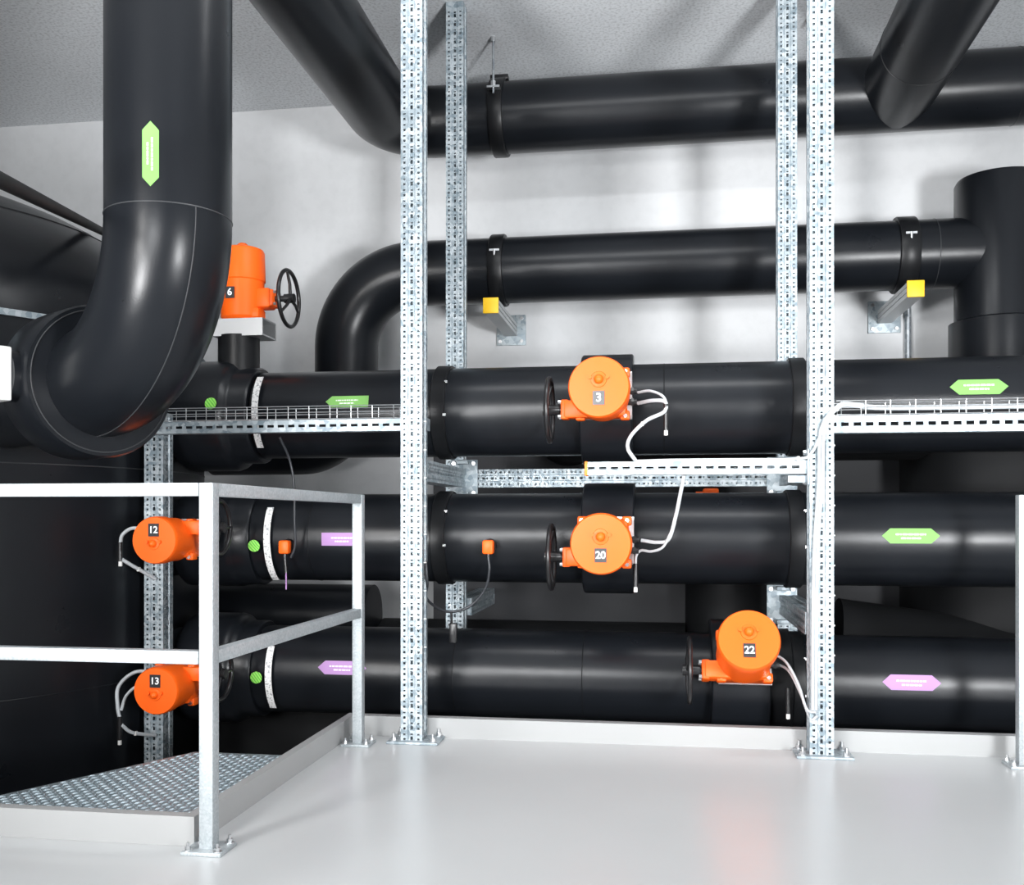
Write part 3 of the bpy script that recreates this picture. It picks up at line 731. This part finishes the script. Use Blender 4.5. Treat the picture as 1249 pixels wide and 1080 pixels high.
# pillar bundle from the right tray
for i in range(2):
    dx = i*.014
    cable([(1.6, 4.40, 1.455+.008*i), (.95, 4.39, 1.455+.008*i), (.80, 4.34, 1.462+.01*i), (.715, 4.26, 1.45+.01*i), (.655-dx, 4.237, 1.36), (.645-dx, 4.237, 1.15), (.625-dx, 4.238, .8), (.620-dx, 4.238, .2)], .007,
          ['grey cable from the right wire tray down the front of the right pillar, right strand', 'grey cable from the right wire tray down the front of the right pillar, left strand'][i], ties=(.45, .62, .8) if i == 0 else ())
# sensor cables
cable([s1, s1+Vector((.005, 0, -.06)), s1+Vector((-.02, .02, -.15)), s1+Vector((-.10, .03, -.235)), s1+Vector((-.20, 0, -.255)), s1+Vector((-.27, -.10, -.19)), (-1.045, 4.32, .70), (-1.047, 4.30, .80)], .0065,
      'dark cable looping from the middle pipe sensor to the left pillar', mat='cable_dark')
cable([(-1.78, 4.43, 1.37), (-1.76, 4.50, 1.27), (-1.745, 4.52, 1.15), (-1.75, 4.54, .98), (-1.755, 4.56, .86), (-1.78, 4.57, .80)], .006, 'dark cable hanging from the left wire tray past the railing sensor', mat='cable_dark')
# valves 12 and 13
for z, lab, pts, con, tail in (
    (rows['mid'], '12', [(-2.36, 4.33, .925), (-2.44, 4.30, .945), (-2.485, 4.28, .915), (-2.497, 4.28, .87)], ((-2.497, 4.28, .88), (-2.497, 4.28, .79)), [(-2.49, 4.28, .80), (-2.46, 4.33, .765), (-2.435, 4.38, .735), (-2.41, 4.44, .70)]),
    (rows['low'], '13', [(-2.34, 4.33, .27), (-2.43, 4.29, .275), (-2.50, 4.27, .21), (-2.505, 4.27, .12), (-2.50, 4.28, .06)], ((-2.50, 4.28, .07), (-2.50, 4.28, -.04)), [(-2.49, 4.28, .03), (-2.47, 4.32, -.01), (-2.44, 4.37, -.03), (-2.41, 4.44, -.05)])):
    cable(pts, .0085, 'grey lead looping left of the valve numbered '+lab, connector=con)
    cable(tail, .0085, 'grey lead from the connector of the valve numbered '+lab+' back to the short post', ties=(.5,))
cable([(-2.35, 4.33, .20), (-2.41, 4.30, .215), (-2.465, 4.28, .17), (-2.49, 4.275, .10)], .007, 'second thinner grey lead inside the loop at the valve numbered 13')
tag(MB().box((-.965, 4.50, .46), (.034, .03, .09), None, .004).cyl((-.972, 4.5, .50), (-.972, 4.49, .555), .006, 8).build('cable_connector', 'black'), 'small dark cable connector hanging in front of the left rear pillar', 'connector')
mb = MB().box((.264, 5.80, 1.08), (.09, .09, .16), None, .012).cyl((.18, 5.78, 1.13), (.23, 5.78, 1.13), .012, 10)
tag(mb.build('vent_cap', 'orange'), 'small red fitting peeping out behind the middle pipe under the cross beam', 'fitting')

# ------------------------------------------------------------------ light and camera
def area(name, loc, target, size, energy, col=(1, 1, 1), sy=None, spread=180):
    l = bpy.data.lights.new(name, 'AREA'); l.energy = energy; l.color = col; l.size = size; l.spread = R(spread)
    if sy: l.shape = 'RECTANGLE'; l.size_y = sy
    o = bpy.data.objects.new(name, l); C.objects.link(o); o.location = loc
    o.rotation_euler = (Vector(target)-Vector(loc)).to_track_quat('-Z', 'Y').to_euler()
    return o
area('studio_lamp_left', (-2.9, -.9, 2.1), (.7, 4.5, 2.2), .8, 100, (1, .99, .975))
area('up_fill_left', (-2.5, -.6, .8), (.8, 4.4, 3.9), .8, 100, (.985, .99, 1), spread=110)  # unseen fill added to brighten the ceiling
area('up_fill_right', (2.7, -.6, .8), (.1, 4.4, 3.9), .8, 150, (.97, .985, 1), spread=110)  # second unseen fill, added for the ceiling from the right
area('low_lamp_middle', (-1.2, -.9, 1.8), (-.6, 4.4, .85), 1.4, 15, (.97, .985, 1), 1.0, spread=50)
area('low_lamp_right', (2.55, -1.0, 1.75), (.9, 4.6, .8), 1.2, 14, (.96, .98, 1), spread=50)
area('overhead_wall_fill', (-.15, 3.3, 3.74), (-.15, 4.9, 1.0), 2.4, 31, (.97, .985, 1), .16)  # unseen overhead strip, added to brighten the back wall
w = bpy.data.worlds.new('room_air'); bpy.context.scene.world = w; w.use_nodes = True
w.node_tree.nodes['Background'].inputs['Color'].default_value = (.5, .52, .55, 1); w.node_tree.nodes['Background'].inputs['Strength'].default_value = .2

f = 1210.0; yaw = math.atan((810-624.5)/f)
cam = bpy.data.cameras.new('camera'); cam.sensor_fit = 'HORIZONTAL'; cam.sensor_width = 36; cam.lens = 36*f/1249
cam.shift_y = (630-540)/1249; cam.clip_start = .05
co = bpy.data.objects.new('camera', cam); C.objects.link(co); co.location = (0, 0, 1.0); co.rotation_euler = (PI/2, 0, yaw)
sc = bpy.context.scene; sc.camera = co
sc.view_settings.view_transform = 'Standard'; sc.view_settings.look = 'None'; sc.view_settings.exposure = .1; sc.view_settings.gamma = 1
sc.view_settings.use_curve_mapping = False
